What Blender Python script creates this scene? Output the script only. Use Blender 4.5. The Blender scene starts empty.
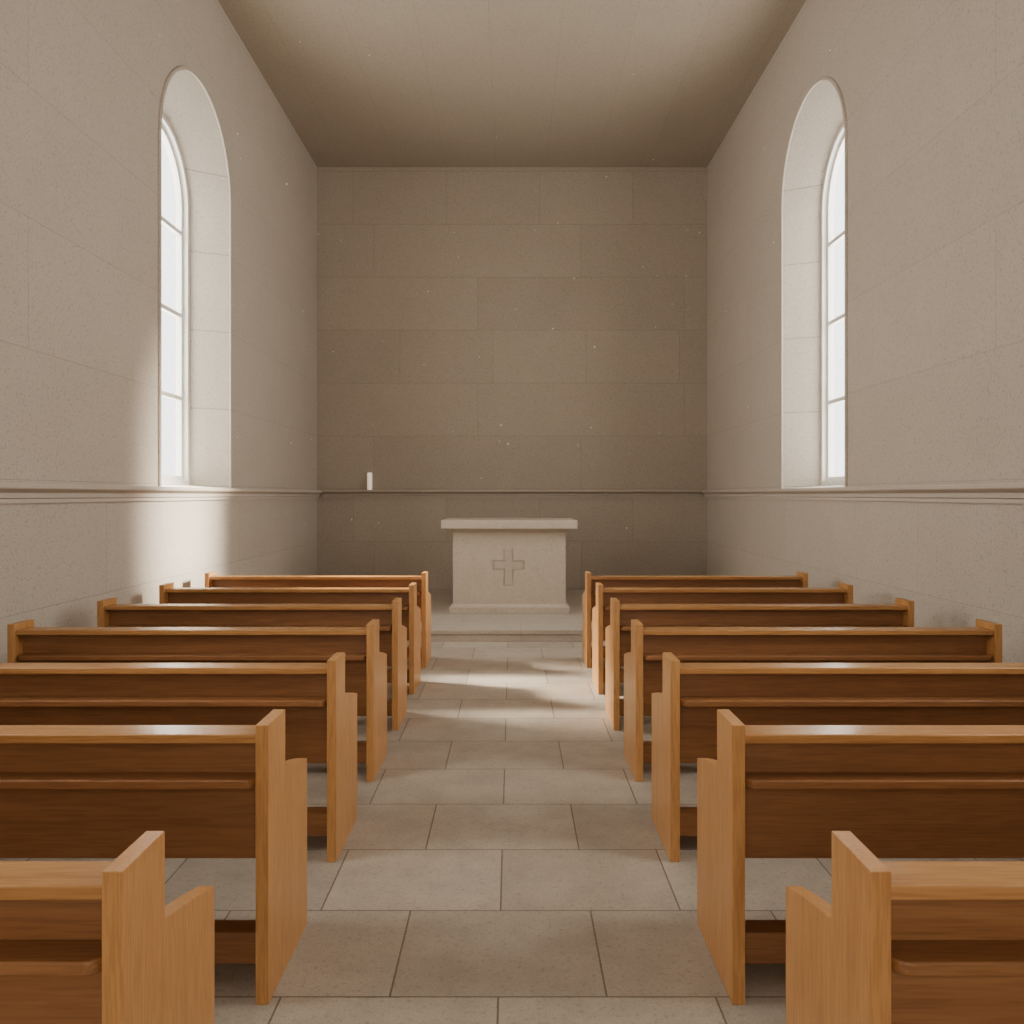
import bpy, bmesh, math, random
from mathutils import Vector, Matrix
random.seed(4)
S = bpy.context.scene
COL = S.collection
W, Y0, Y1, H = 3.11, -4.2, 13.4, 6.87

# ---------------------------------------------------------------- materials
def newmat(name):
    m = bpy.data.materials.new(name); m.use_nodes = True
    nt = m.node_tree
    return m, nt, nt.nodes['Principled BSDF']

def N(nt, t, **kw):
    n = nt.nodes.new(t)
    for k, v in kw.items(): setattr(n, k, v)
    return n

def mixc(nt, fac, a, b, mode='MIX'):
    n = nt.nodes.new('ShaderNodeMix'); n.data_type = 'RGBA'; n.blend_type = mode
    for idx, v in ((0, fac), (6, a), (7, b)):
        if hasattr(v, 'is_output'): nt.links.new(v, n.inputs[idx])
        else: n.inputs[idx].default_value = v if idx == 0 else (*v, 1) if len(v) == 3 else v
    return n.outputs[2]

def ramp(nt, src, p0, c0, p1, c1):
    r = nt.nodes.new('ShaderNodeValToRGB')
    r.color_ramp.elements[0].position = p0; r.color_ramp.elements[0].color = (*c0, 1)
    r.color_ramp.elements[1].position = p1; r.color_ramp.elements[1].color = (*c1, 1)
    nt.links.new(src, r.inputs[0]); return r.outputs[0]

def stone(name, axes, off, bw, bh, c1, c2, mortar, msize=0.006, pits=0.25, rough=0.85, var=0.05,
          bricks=True, pitscale=48, bumpd=0.45, squash=1.0, sqf=2, vscale=1.3):
    m, nt, b = newmat(name); L = nt.links.new
    tc = N(nt, 'ShaderNodeTexCoord')
    sep = N(nt, 'ShaderNodeSeparateXYZ'); L(tc.outputs['Object'], sep.inputs[0])
    com = N(nt, 'ShaderNodeCombineXYZ')
    L(sep.outputs[axes[0]], com.inputs[0]); L(sep.outputs[axes[1]], com.inputs[1])
    add = N(nt, 'ShaderNodeVectorMath', operation='ADD'); add.inputs[1].default_value = (off[0], off[1], 0)
    L(com.outputs[0], add.inputs[0])
    if bricks:
        br = N(nt, 'ShaderNodeTexBrick', offset=0.5, offset_frequency=2, squash=squash, squash_frequency=sqf)
        br.inputs['Scale'].default_value = 1
        br.inputs['Mortar Size'].default_value = msize
        br.inputs['Mortar Smooth'].default_value = 0.3
        br.inputs['Bias'].default_value = 0
        br.inputs['Brick Width'].default_value = bw
        br.inputs['Row Height'].default_value = bh
        br.inputs['Color1'].default_value = (*c1, 1); br.inputs['Color2'].default_value = (*c2, 1)
        br.inputs['Mortar'].default_value = (*mortar, 1)
        L(add.outputs[0], br.inputs['Vector'])
        col = br.outputs['Color']
    else:
        col = None
    n1 = N(nt, 'ShaderNodeTexNoise'); n1.inputs['Scale'].default_value = vscale; n1.inputs['Detail'].default_value = 8; n1.inputs['Roughness'].default_value = .7
    n2 = N(nt, 'ShaderNodeTexNoise'); n2.inputs['Scale'].default_value = pitscale; n2.inputs['Detail'].default_value = 3
    n3 = N(nt, 'ShaderNodeTexNoise'); n3.inputs['Scale'].default_value = pitscale*2.6; n3.inputs['Detail'].default_value = 2
    for n in (n1, n2, n3): L(tc.outputs['Object'], n.inputs['Vector'])
    base = col if col is not None else c1
    lo = 1-var
    v = ramp(nt, n1.outputs['Fac'], .3, (lo, lo, lo), .7, (1+var*.4,)*3)
    c = mixc(nt, 1.0, base, v, 'MULTIPLY')
    p = ramp(nt, n2.outputs['Fac'], .33, (1-pits,)*3, .44, (1, 1, 1))
    c = mixc(nt, 1.0, c, p, 'MULTIPLY')
    p2 = ramp(nt, n3.outputs['Fac'], .35, (1-pits*.8,)*3, .6, (1, 1, 1))
    c = mixc(nt, 1.0, c, p2, 'MULTIPLY')
    L(c, b.inputs['Base Color'])
    b.inputs['Roughness'].default_value = rough
    bm = N(nt, 'ShaderNodeBump'); bm.inputs['Strength'].default_value = bumpd; bm.inputs['Distance'].default_value = 0.006
    hsum = N(nt, 'ShaderNodeMath', operation='ADD')
    L(p, hsum.inputs[0]); L(p2, hsum.inputs[1])
    if bricks:
        h2 = N(nt, 'ShaderNodeMath', operation='SUBTRACT')
        L(hsum.outputs[0], h2.inputs[0]); L(br.outputs['Fac'], h2.inputs[1]); hh = h2.outputs[0]
    else: hh = hsum.outputs[0]
    L(hh, bm.inputs['Height']); L(bm.outputs[0], b.inputs['Normal'])
    return m

zo = -1.735 + .845*4
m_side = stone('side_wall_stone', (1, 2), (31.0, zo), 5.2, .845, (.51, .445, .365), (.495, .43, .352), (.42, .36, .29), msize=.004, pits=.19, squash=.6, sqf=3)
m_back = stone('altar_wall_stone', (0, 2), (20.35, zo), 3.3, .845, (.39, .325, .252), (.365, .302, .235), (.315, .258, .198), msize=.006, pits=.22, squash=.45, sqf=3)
m_ceil = stone('ceiling_plaster', (1, 0), (37, 20.0+.25), 9.0, .80, (.38, .318, .245), (.372, .311, .239), (.325, .27, .207), msize=.004, pits=.2, var=.03)
m_floor = stone('floor_slabs', (0, 1), (71*.10*4+.045-28.4+71, .57*20-2.745), .71, .57, (.46, .393, .31), (.385, .325, .256), (.17, .135, .10),
                msize=.004, pits=.19, rough=.6, var=.20, pitscale=52, vscale=4)
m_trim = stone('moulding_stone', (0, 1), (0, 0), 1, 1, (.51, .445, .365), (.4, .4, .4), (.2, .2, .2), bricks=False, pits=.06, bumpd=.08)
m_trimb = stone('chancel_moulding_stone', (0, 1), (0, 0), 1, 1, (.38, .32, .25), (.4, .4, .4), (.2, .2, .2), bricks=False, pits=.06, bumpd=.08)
m_plat = stone('platform_stone', (0, 1), (30, 30), 1.4, .7, (.46, .40, .325), (.44, .38, .31), (.33, .28, .225), msize=.004, pits=.14, rough=.65, var=.1, vscale=5)
m_altar = stone('altar_limestone', (0, 1), (0, 0), 1, 1, (.45, .38, .297), (.4, .4, .4), (.2, .2, .2), bricks=False, pits=.16, pitscale=50, var=.06, vscale=5, bumpd=.25)
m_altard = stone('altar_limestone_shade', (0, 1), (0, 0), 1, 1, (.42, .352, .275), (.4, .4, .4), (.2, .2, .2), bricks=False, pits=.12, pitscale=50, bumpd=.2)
m_reveal = stone('reveal_stone', (1, 2), (30.3+.6, zo), 30, .845, (.46, .41, .34), (.445, .395, .328), (.30, .26, .21), msize=.006, pits=.18)

def wood(name, scale, light, dark, rough=.38):
    m, nt, b = newmat(name); L = nt.links.new
    tc = N(nt, 'ShaderNodeTexCoord'); oi = N(nt, 'ShaderNodeObjectInfo')
    mp = N(nt, 'ShaderNodeMapping'); mp.inputs['Scale'].default_value = scale
    L(tc.outputs['Object'], mp.inputs[0])
    mul = N(nt, 'ShaderNodeMath', operation='MULTIPLY'); mul.inputs[1].default_value = 37
    L(oi.outputs['Random'], mul.inputs[0])
    add = N(nt, 'ShaderNodeVectorMath', operation='ADD'); L(mp.outputs[0], add.inputs[0]); L(mul.outputs[0], add.inputs[1])
    n1 = N(nt, 'ShaderNodeTexNoise'); n1.inputs['Scale'].default_value = 1; n1.inputs['Detail'].default_value = 6; n1.inputs['Distortion'].default_value = .9
    n2 = N(nt, 'ShaderNodeTexNoise'); n2.inputs['Scale'].default_value = 9; n2.inputs['Detail'].default_value = 4
    L(add.outputs[0], n1.inputs['Vector']); L(add.outputs[0], n2.inputs['Vector'])
    c = ramp(nt, n1.outputs['Fac'], .33, dark, .67, light)
    v = ramp(nt, n2.outputs['Fac'], .40, (.83, .80, .77), .56, (1, 1, 1))
    c = mixc(nt, 1.0, c, v, 'MULTIPLY')
    L(c, b.inputs['Base Color'])
    b.inputs['Roughness'].default_value = rough
    bm = N(nt, 'ShaderNodeBump'); bm.inputs['Strength'].default_value = .12; bm.inputs['Distance'].default_value = .003
    L(n2.outputs['Fac'], bm.inputs['Height']); L(bm.outputs[0], b.inputs['Normal'])
    return m
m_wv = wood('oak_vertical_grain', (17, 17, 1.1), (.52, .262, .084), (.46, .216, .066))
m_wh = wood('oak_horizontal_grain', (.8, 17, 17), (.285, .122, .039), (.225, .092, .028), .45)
m_wt = wood('oak_rail_grain', (.8, 17, 17), (.46, .23, .077), (.40, .19, .061), .24)

m_frame, nt, b = newmat('window_frame_paint'); b.inputs['Roughness'].default_value = .5
nn = N(nt, 'ShaderNodeTexNoise'); nn.inputs['Scale'].default_value = 20
nt.links.new(ramp(nt, nn.outputs['Fac'], .3, (.70, .68, .63), .7, (.76, .74, .69)), b.inputs['Base Color'])
m_wax, nt, b = newmat('candle_wax_glow'); b.inputs['Base Color'].default_value = (.93, .88, .78, 1); b.inputs['Roughness'].default_value = .4
b.inputs['Emission Color'].default_value = (1, .86, .66, 1); b.inputs['Emission Strength'].default_value = .45  # glow added so the unlit wax reads bright
m_wick, nt, b = newmat('wick_black'); b.inputs['Base Color'].default_value = (.03, .025, .02, 1)
m_dust, nt, b = newmat('dust'); b.inputs['Base Color'].default_value = (.95, .93, .88, 1)
m_glass = bpy.data.materials.new('clear_window_glass'); m_glass.use_nodes = True
nt = m_glass.node_tree; nt.nodes.clear()
o = nt.nodes.new('ShaderNodeOutputMaterial'); mx = nt.nodes.new('ShaderNodeMixShader'); mx.inputs[0].default_value = .05
t = nt.nodes.new('ShaderNodeBsdfTransparent'); g = nt.nodes.new('ShaderNodeBsdfGlossy'); g.inputs['Roughness'].default_value = .1
nt.links.new(t.outputs[0], mx.inputs[1]); nt.links.new(g.outputs[0], mx.inputs[2]); nt.links.new(mx.outputs[0], o.inputs[0])

# ---------------------------------------------------------------- mesh helpers
def obj(name, bm, mats, smooth=False, parent=None, bevel=0, seg=2, **props):
    bmesh.ops.recalc_face_normals(bm, faces=bm.faces)
    me = bpy.data.meshes.new(name); bm.to_mesh(me); bm.free()
    for m in (mats if isinstance(mats, (list, tuple)) else [mats]): me.materials.append(m)
    if smooth:
        for p in me.polygons: p.use_smooth = True
    ob = bpy.data.objects.new(name, me); COL.objects.link(ob)
    if parent: ob.parent = parent
    if bevel:
        md = ob.modifiers.new('Bevel', 'BEVEL'); md.width = bevel; md.segments = seg; md.limit_method = 'ANGLE'
        md.angle_limit = math.radians(40)
        wn = ob.modifiers.new('WN', 'WEIGHTED_NORMAL')
        for p in me.polygons: p.use_smooth = True
    for k, v in props.items(): ob[k] = v
    return ob

def box(bm, x0, x1, y0, y1, z0, z1, mi=0):
    vs = [bm.verts.new((x, y, z)) for x in (x0, x1) for y in (y0, y1) for z in (z0, z1)]
    for f in ((0,1,3,2),(4,6,7,5),(0,4,5,1),(2,3,7,6),(0,2,6,4),(1,5,7,3)):
        bm.faces.new([vs[i] for i in f]).material_index = mi
    return vs

def prism(bm, prof, a0, a1, axis='x'):
    def P(a, p):
        return (a, p[0], p[1]) if axis == 'x' else (p[0], a, p[1])
    A = [bm.verts.new(P(a0, p)) for p in prof]; B = [bm.verts.new(P(a1, p)) for p in prof]
    n = len(prof)
    bm.faces.new(A); bm.faces.new(list(reversed(B)))
    for i in range(n):
        bm.faces.new((A[i], B[i], B[(i+1) % n], A[(i+1) % n]))

def arch(yc, r, sill, spring, n=32):
    p = [(yc-r, sill), (yc-r, spring)]
    for i in range(1, n):
        a = math.pi*(1-i/n); p.append((yc+r*math.cos(a), spring+r*math.sin(a)))
    p += [(yc+r, spring), (yc+r, sill)]
    return p

# ---------------------------------------------------------------- walls with deep arched openings
R, RG, SILL, SILLG = .905, .745, 1.715, 1.745
SPR = {-1: 4.83, 1: 4.93}; SPRG = {-1: 4.70, 1: 4.81}
REC, THK = .37, .52
def side_wall(name, s, centers):
    bm = bmesh.new()
    def sheet(x, r, sill, spr):
        ys = Y0
        def q(pts): bm.faces.new([bm.verts.new((x, a, b)) for a, b in pts])
        for c in centers:
            q([(ys, 0), (c-r, 0), (c-r, H), (ys, H)])
            q([(c-r, 0), (c+r, 0), (c+r, sill), (c-r, sill)])
            L = arch(c, r, sill, spr)[1:-1]
            for i in range(len(L)-1):
                q([L[i], L[i+1], (L[i+1][0], H), (L[i][0], H)])
            ys = c+r
        q([(ys, 0), (Y1, 0), (Y1, H), (ys, H)])
    sheet(s*W, R, SILL, SPR[s])
    sheet(s*(W+THK), RG, SILLG, SPRG[s])
    for c in centers:
        A = arch(c, R, SILL, SPR[s]); B = arch(c, RG, SILLG, SPRG[s])
        for (xa, LA, xb, LB) in ((s*W, A, s*(W+REC), B), (s*(W+REC), B, s*(W+THK), B)):
            va = [bm.verts.new((xa, *p)) for p in LA]; vb = [bm.verts.new((xb, *p)) for p in LB]
            for i in range(len(va)):
                j = (i+1) % len(va)
                f = bm.faces.new((va[i], va[j], vb[j], vb[i])); f.material_index = 1
    bmesh.ops.remove_doubles(bm, verts=bm.verts, dist=1e-5)
    return obj(name, bm, [m_side, m_reveal], kind='structure')
CL = [2.8, 8.32]; CR = [2.8, 8.72]  # nearer pair is out of view, added to light pews and walls
side_wall('wall_left', -1, CL); side_wall('wall_right', 1, CR)

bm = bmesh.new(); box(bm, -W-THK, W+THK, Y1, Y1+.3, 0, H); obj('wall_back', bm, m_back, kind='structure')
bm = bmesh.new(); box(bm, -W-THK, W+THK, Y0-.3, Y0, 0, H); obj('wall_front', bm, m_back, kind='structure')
bm = bmesh.new(); box(bm, -W-THK, W+THK, Y0-.3, Y1+.3, H, H+.2); obj('ceiling', bm, m_ceil, kind='structure')
bm = bmesh.new(); box(bm, -W-THK, W+THK, Y0-.3, Y1+.3, -.2, 0); obj('floor', bm, m_floor, kind='structure')

prof = [(0, 1.588), (.022, 1.588), (.022, 1.615), (.040, 1.622), (.045, 1.652), (.062, 1.662), (.096, 1.676), (.104, 1.684), (.104, 1.706), (.098, 1.713), (0, 1.713)]
bm = bmesh.new(); prism(bm, [(-W+p[0], p[1]) for p in prof], Y0, Y1, 'y'); obj('trim_1', bm, m_trim, kind='structure')
bm = bmesh.new(); prism(bm, [(W-p[0], p[1]) for p in prof], Y0, Y1, 'y'); obj('trim_2', bm, m_trim, kind='structure')
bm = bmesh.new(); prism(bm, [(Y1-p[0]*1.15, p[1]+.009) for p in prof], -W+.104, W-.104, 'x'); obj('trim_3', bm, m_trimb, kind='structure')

def ring(bm, c, r, sill, spr, wd, xa, xb):
    O = arch(c, r, sill, spr); I = arch(c, r-wd, sill+wd, spr)
    oa = [bm.verts.new((xa, *p)) for p in O]; ia = [bm.verts.new((xa, *p)) for p in I]
    ob_ = [bm.verts.new((xb, *p)) for p in O]; ib = [bm.verts.new((xb, *p)) for p in I]
    n = len(O)
    for i in range(n):
        j = (i+1) % n
        bm.faces.new((oa[i], oa[j], ia[j], ia[i])); bm.faces.new((ob_[i], ib[i], ib[j], ob_[j]))
        bm.faces.new((ia[i], ia[j], ib[j], ib[i])); bm.faces.new((oa[i], ob_[i], ob_[j], oa[j]))
    return I
k = 0; tn = 4
for s, cs in ((-1, CL), (1, CR)):
    for c in cs:
        k += 1
        bm = bmesh.new()
        sg = SPRG[s]
        ring(bm, c, RG, SILLG, sg, .05, s*(W+REC), s*(W+REC+.12))
        I = ring(bm, c, RG-.05, SILLG+.05, sg, .045, s*(W+REC+.05), s*(W+REC+.11))
        x0, x1 = sorted((s*(W+REC+.045), s*(W+REC+.10)))
        box(bm, x0, x1, c-.022, c+.022, SILLG+.09, sg+RG-.09)
        for zb in (1.64+1.03, 1.64+1.91, 1.64+2.79):
            box(bm, x0+.004, x1-.004, c-RG+.09, c+RG-.09, zb-.022, zb+.022)
        w = obj('window_%d' % k, bm, m_frame, kind='structure')
        bm = bmesh.new(); xg = s*(W+REC+.075)
        bm.faces.new([bm.verts.new((xg, *p)) for p in I])
        obj('glass_pane', bm, m_glass, parent=w)
        bm = bmesh.new()
        offs = [(0.0, 0.0), (0.0, .016), (.008, .022), (.030, .022), (.036, .016), (.036, 0.0)]
        rings = []
        for d, pr in offs:
            rings.append([bm.verts.new((s*(W-pr), *p)) for p in arch(c, R+.004+d, SILL, SPR[s])])
        for a, b2 in zip(rings, rings[1:]):
            for i in range(len(a)-1):
                bm.faces.new((a[i], a[i+1], b2[i+1], b2[i]))
        obj('trim_%d' % tn, bm, m_side, kind='structure'); tn += 1

# altar platform
PZ = .134
bm = bmesh.new(); box(bm, -W, W, 9.38, Y1, 0, PZ-.05); box(bm, -W, W, 9.37, Y1, PZ-.05, PZ)
obj('altar_platform', bm, m_plat, bevel=.005, kind='structure')

# ---------------------------------------------------------------- altar
AX, AY = -.035, 10.63
root = bpy.data.objects.new('altar', None); COL.objects.link(root); root.location = (AX, AY+.45, PZ)
root['label'] = 'pale limestone altar block with engraved cross on a stone step'; root['category'] = 'altar'
d0 = -.45
def frust(bm, lv):
    rings = []
    for hw, y0, y1, z in lv:
        rings.append([bm.verts.new(p) for p in ((-hw, y0, z), (hw, y0, z), (hw, y1, z), (-hw, y1, z))])
    bm.faces.new(rings[0]); bm.faces.new(rings[-1])
    for a, b2 in zip(rings, rings[1:]):
        for i in range(4): bm.faces.new((a[i], a[(i+1) % 4], b2[(i+1) % 4], b2[i]))
bm = bmesh.new()
frust(bm, [(.765, d0, .45, 0), (.765, d0, .45, .085), (.745, d0+.012, .438, .095), (.735, d0+.03, .42, .12)])
obj('plinth', bm, m_altar, parent=root, bevel=.006)
bm = bmesh.new()
yb = d0+.045; hw = .715; zt = 1.03
CW, CB, c0, c1z = .203, .061, .35, .818
h0, h1 = .556, .678
def cross(e=0, ox=-.01):
    return [(-CB+e+ox, c0+e), (CB-e+ox, c0+e), (CB-e+ox, h0+e), (CW-e+ox, h0+e), (CW-e+ox, h1-e), (CB-e+ox, h1-e),
            (CB-e+ox, c1z-e), (-CB+e+ox, c1z-e), (-CB+e+ox, h1-e), (-CW+e+ox, h1-e), (-CW+e+ox, h0+e), (-CB+e+ox, h0+e)]
xs = [-hw, -CW-.01, -CB-.01, CB-.01, CW-.01, hw]; zs = [.115, c0, h0, h1, c1z, zt]
def incross(i, j): return (i == 2 and j in (1, 2, 3)) or (j == 2 and i in (1, 2, 3))
V = {}
RD = .016
def v(x, y, z):
    key = (round(x, 5), round(y, 5), round(z, 5))
    if key not in V: V[key] = bm.verts.new(key)
    return V[key]
for i in range(5):
    for j in range(5):
        y = yb+RD if incross(i, j) else yb
        bm.faces.new((v(xs[i], y, zs[j]), v(xs[i+1], y, zs[j]), v(xs[i+1], y, zs[j+1]), v(xs[i], y, zs[j+1])))
cr = cross()
for i in range(12):
    a, b2 = cr[i], cr[(i+1) % 12]
    bm.faces.new((v(a[0], yb, a[1]), v(b2[0], yb, b2[1]), v(b2[0], yb+RD, b2[1]), v(a[0], yb+RD, a[1])))
yk = .40
def side(pts): bm.faces.new([v(*p) for p in pts])
side([(x, yb, zt) for x in xs]+[(hw, yk, zt), (-hw, yk, zt)])
side([(x, yb, .115) for x in xs]+[(hw, yk, .115), (-hw, yk, .115)])
side([(-hw, yb, z) for z in zs]+[(-hw, yk, zt), (-hw, yk, .115)])
side([(hw, yb, z) for z in zs]+[(hw, yk, zt), (hw, yk, .115)])
side([(-hw, yk, .115), (hw, yk, .115), (hw, yk, zt), (-hw, yk, zt)])
obj('body', bm, m_altar, parent=root)
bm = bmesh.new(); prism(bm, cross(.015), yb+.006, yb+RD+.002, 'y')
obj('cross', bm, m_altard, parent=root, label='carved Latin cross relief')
bm = bmesh.new()
frust(bm, [(.725, d0+.035, .41, 1.03), (.745, d0+.015, .43, 1.05), (.78, d0-.03, .47, 1.075)])
obj('moulding', bm, m_altar, parent=root)
bm = bmesh.new(); box(bm, -.86, .86, d0-.08, .52, 1.075, 1.19)
obj('altar_top', bm, m_altar, parent=root, bevel=.015, seg=3)

# ---------------------------------------------------------------- candle on the ledge
root = bpy.data.objects.new('candle', None); COL.objects.link(root); root.location = (-2.26, Y1-.062, 1.722)
root['label'] = 'white pillar candle standing on the stone ledge'; root['category'] = 'candle'
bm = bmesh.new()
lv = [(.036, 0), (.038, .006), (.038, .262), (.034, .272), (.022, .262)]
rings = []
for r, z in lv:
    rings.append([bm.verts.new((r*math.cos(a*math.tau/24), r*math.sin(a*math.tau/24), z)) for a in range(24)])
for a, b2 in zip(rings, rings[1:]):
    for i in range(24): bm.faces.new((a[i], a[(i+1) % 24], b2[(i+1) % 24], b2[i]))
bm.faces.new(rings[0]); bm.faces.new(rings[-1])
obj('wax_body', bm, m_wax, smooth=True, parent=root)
bm = bmesh.new(); bmesh.ops.create_cone(bm, cap_ends=True, segments=8, radius1=.003, radius2=.002, depth=.03)
bmesh.ops.translate(bm, verts=bm.verts, vec=(0, 0, .275)); obj('wick', bm, m_wick, parent=root)

# ---------------------------------------------------------------- pews
LEN = 2.095; T = .042; hx = LEN/2
def build_pew():
    root = bpy.data.objects.new('pew', None); COL.objects.link(root)
    parts = []
    def end(x0):
        prof = [(0, 0), (0, .9), (.203, .9), (.203, .722), (.206, .711), (.214, .703), (.40, .664), (.512, .634), (.512, 0)]
        bm = bmesh.new(); prism(bm, [(p[0], p[1]) for p in prof], x0, x0+T, 'x')
        return obj('end_panel', bm, m_wv, parent=root, bevel=.0025, seg=2)
    parts += [end(-hx), end(hx-T)]
    a, b2 = -hx+T, hx-T
    def bx(name, y0, y1, z0, z1, m, bev=.004):
        bm = bmesh.new(); box(bm, a, b2, y0, y1, z0, z1); return obj(name, bm, m, parent=root, bevel=bev, seg=2)
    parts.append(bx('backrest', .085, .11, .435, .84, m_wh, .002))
    parts.append(bx('top_rail', .012, .130, .836, .866, m_wt, .005))
    bm = bmesh.new(); r = .035; pts = [(a+.004, .085), (b2-.004, .085)]
    for i in range(7):
        t_ = math.pi/2*i/6; pts.append((b2-.004-r+r*math.cos(t_), .0+r-r*math.sin(t_)))
    for i in range(7):
        t_ = math.pi/2*i/6; pts.append((a+.004+r-r*math.sin(t_), .0+r-r*math.cos(t_)))
    A = [bm.verts.new((p[0], p[1], .692)) for p in pts]; B = [bm.verts.new((p[0], p[1], .722)) for p in pts]
    bm.faces.new(A); bm.faces.new(B)
    for i in range(len(A)): bm.faces.new((A[i], A[(i+1) % len(A)], B[(i+1) % len(A)], B[i]))
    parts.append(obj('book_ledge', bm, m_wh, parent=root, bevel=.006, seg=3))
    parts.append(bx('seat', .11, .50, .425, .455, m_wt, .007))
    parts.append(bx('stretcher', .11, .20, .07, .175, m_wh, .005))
    return root, parts
proto, pparts = build_pew()
first = True
shl = [-.010, .008, .010, .015, .02, .03, .04]
for side_, xin in ((-1, .775), (1, .708)):
    for r in range(7):
        if first: ro = proto; first = False
        else:
            ro = proto.copy(); COL.objects.link(ro)
            for p in pparts:
                q = p.copy(); q.parent = ro; COL.objects.link(q)
        xx = xin+hx+(shl[r] if side_ < 0 else (-.004 if r == 0 else 0))
        ro.location = (side_*xx, 1.65+1.05*r, 0)
        ro['category'] = 'pew'; ro['group'] = 'rows of wooden chapel pews'
        if r == 6: ro['label'] = 'warm oak pew with panelled back beside the altar step'
        else: ro['label'] = 'warm oak pew with stepped end panels on stone floor'

# drifting dust in the light
bm = bmesh.new()
for i in range(75):
    p = Vector((random.uniform(-2.7, 2.7), random.uniform(6, 12.8), random.uniform(1.2, 5.2)))
    bmesh.ops.create_icosphere(bm, subdivisions=1, radius=random.uniform(.003, .007), matrix=Matrix.Translation(p))
obj('dust_motes', bm, m_dust, kind='stuff', label='fine pale dust specks drifting in the chapel air', category='dust')

# ---------------------------------------------------------------- light
def area(name, loc, tgt, sx, sy, power, col):
    l = bpy.data.lights.new(name, 'AREA'); l.shape = 'RECTANGLE'; l.size = sx; l.size_y = sy; l.energy = power; l.color = col
    o = bpy.data.objects.new(name, l); COL.objects.link(o); o.location = loc
    o.rotation_euler = (Vector(tgt)-Vector(loc)).to_track_quat('-Z', 'Y').to_euler()
    return o
warm = (1, .95, .88)
for c, p in zip(CL, (440, 640)): area('daylight', (-W-THK-.35, c+.3, 3.9), (0, c+.3, 3.9), 3.6, 5.4, p, warm)
for c, p in zip(CR, (500, 580)): area('daylight', (W+THK+.35, c+.3, 3.9), (0, c+.3, 3.9), 3.6, 5.4, p, warm)
area('rear_fill', (0, Y0+.15, 3.0), (0, 12, 4.0), 4.6, 4.6, 220, (1, .93, .84))  # added fill lamp behind the camera, lifts the pew backs
def spot(name, loc, tgt, ang, power, rad, col):
    l = bpy.data.lights.new(name, 'SPOT'); l.energy = power; l.spot_size = math.radians(ang); l.spot_blend = 1; l.shadow_soft_size = rad; l.color = col
    o = bpy.data.objects.new(name, l); COL.objects.link(o); o.location = loc
    o.rotation_euler = (Vector(tgt)-Vector(loc)).to_track_quat('-Z', 'Y').to_euler()
spot('low_sun', (9.5, 9.35, 6.3), (-W, 8.05, 1.3), 12, 70000, 1.0, (1, .92, .79))
spot('high_sun', (-7.6, 9.5, 4.9), (-.7, 7.25, 0), 20, 30000, .6, (1, .90, .75))
spot('chancel_fill', (0, -3.4, 2.6), (0, 13, 7.2), 44, 700, .8, (1, .92, .82))  # added spot behind the camera, brightens far wall and ceiling
w = bpy.data.worlds.new('World'); S.world = w; w.use_nodes = True
w.node_tree.nodes['Background'].inputs[0].default_value = (1, .98, .95, 1); w.node_tree.nodes['Background'].inputs[1].default_value = 4

cam = bpy.data.cameras.new('Camera'); co = bpy.data.objects.new('Camera', cam); COL.objects.link(co)
co.location = (0, 0, 1.64); co.rotation_euler = (math.pi/2, 0, 0)
cam.sensor_width = 36; cam.lens = 840/1024*36; cam.shift_y = -17/1024; cam.clip_start = .05
S.camera = co
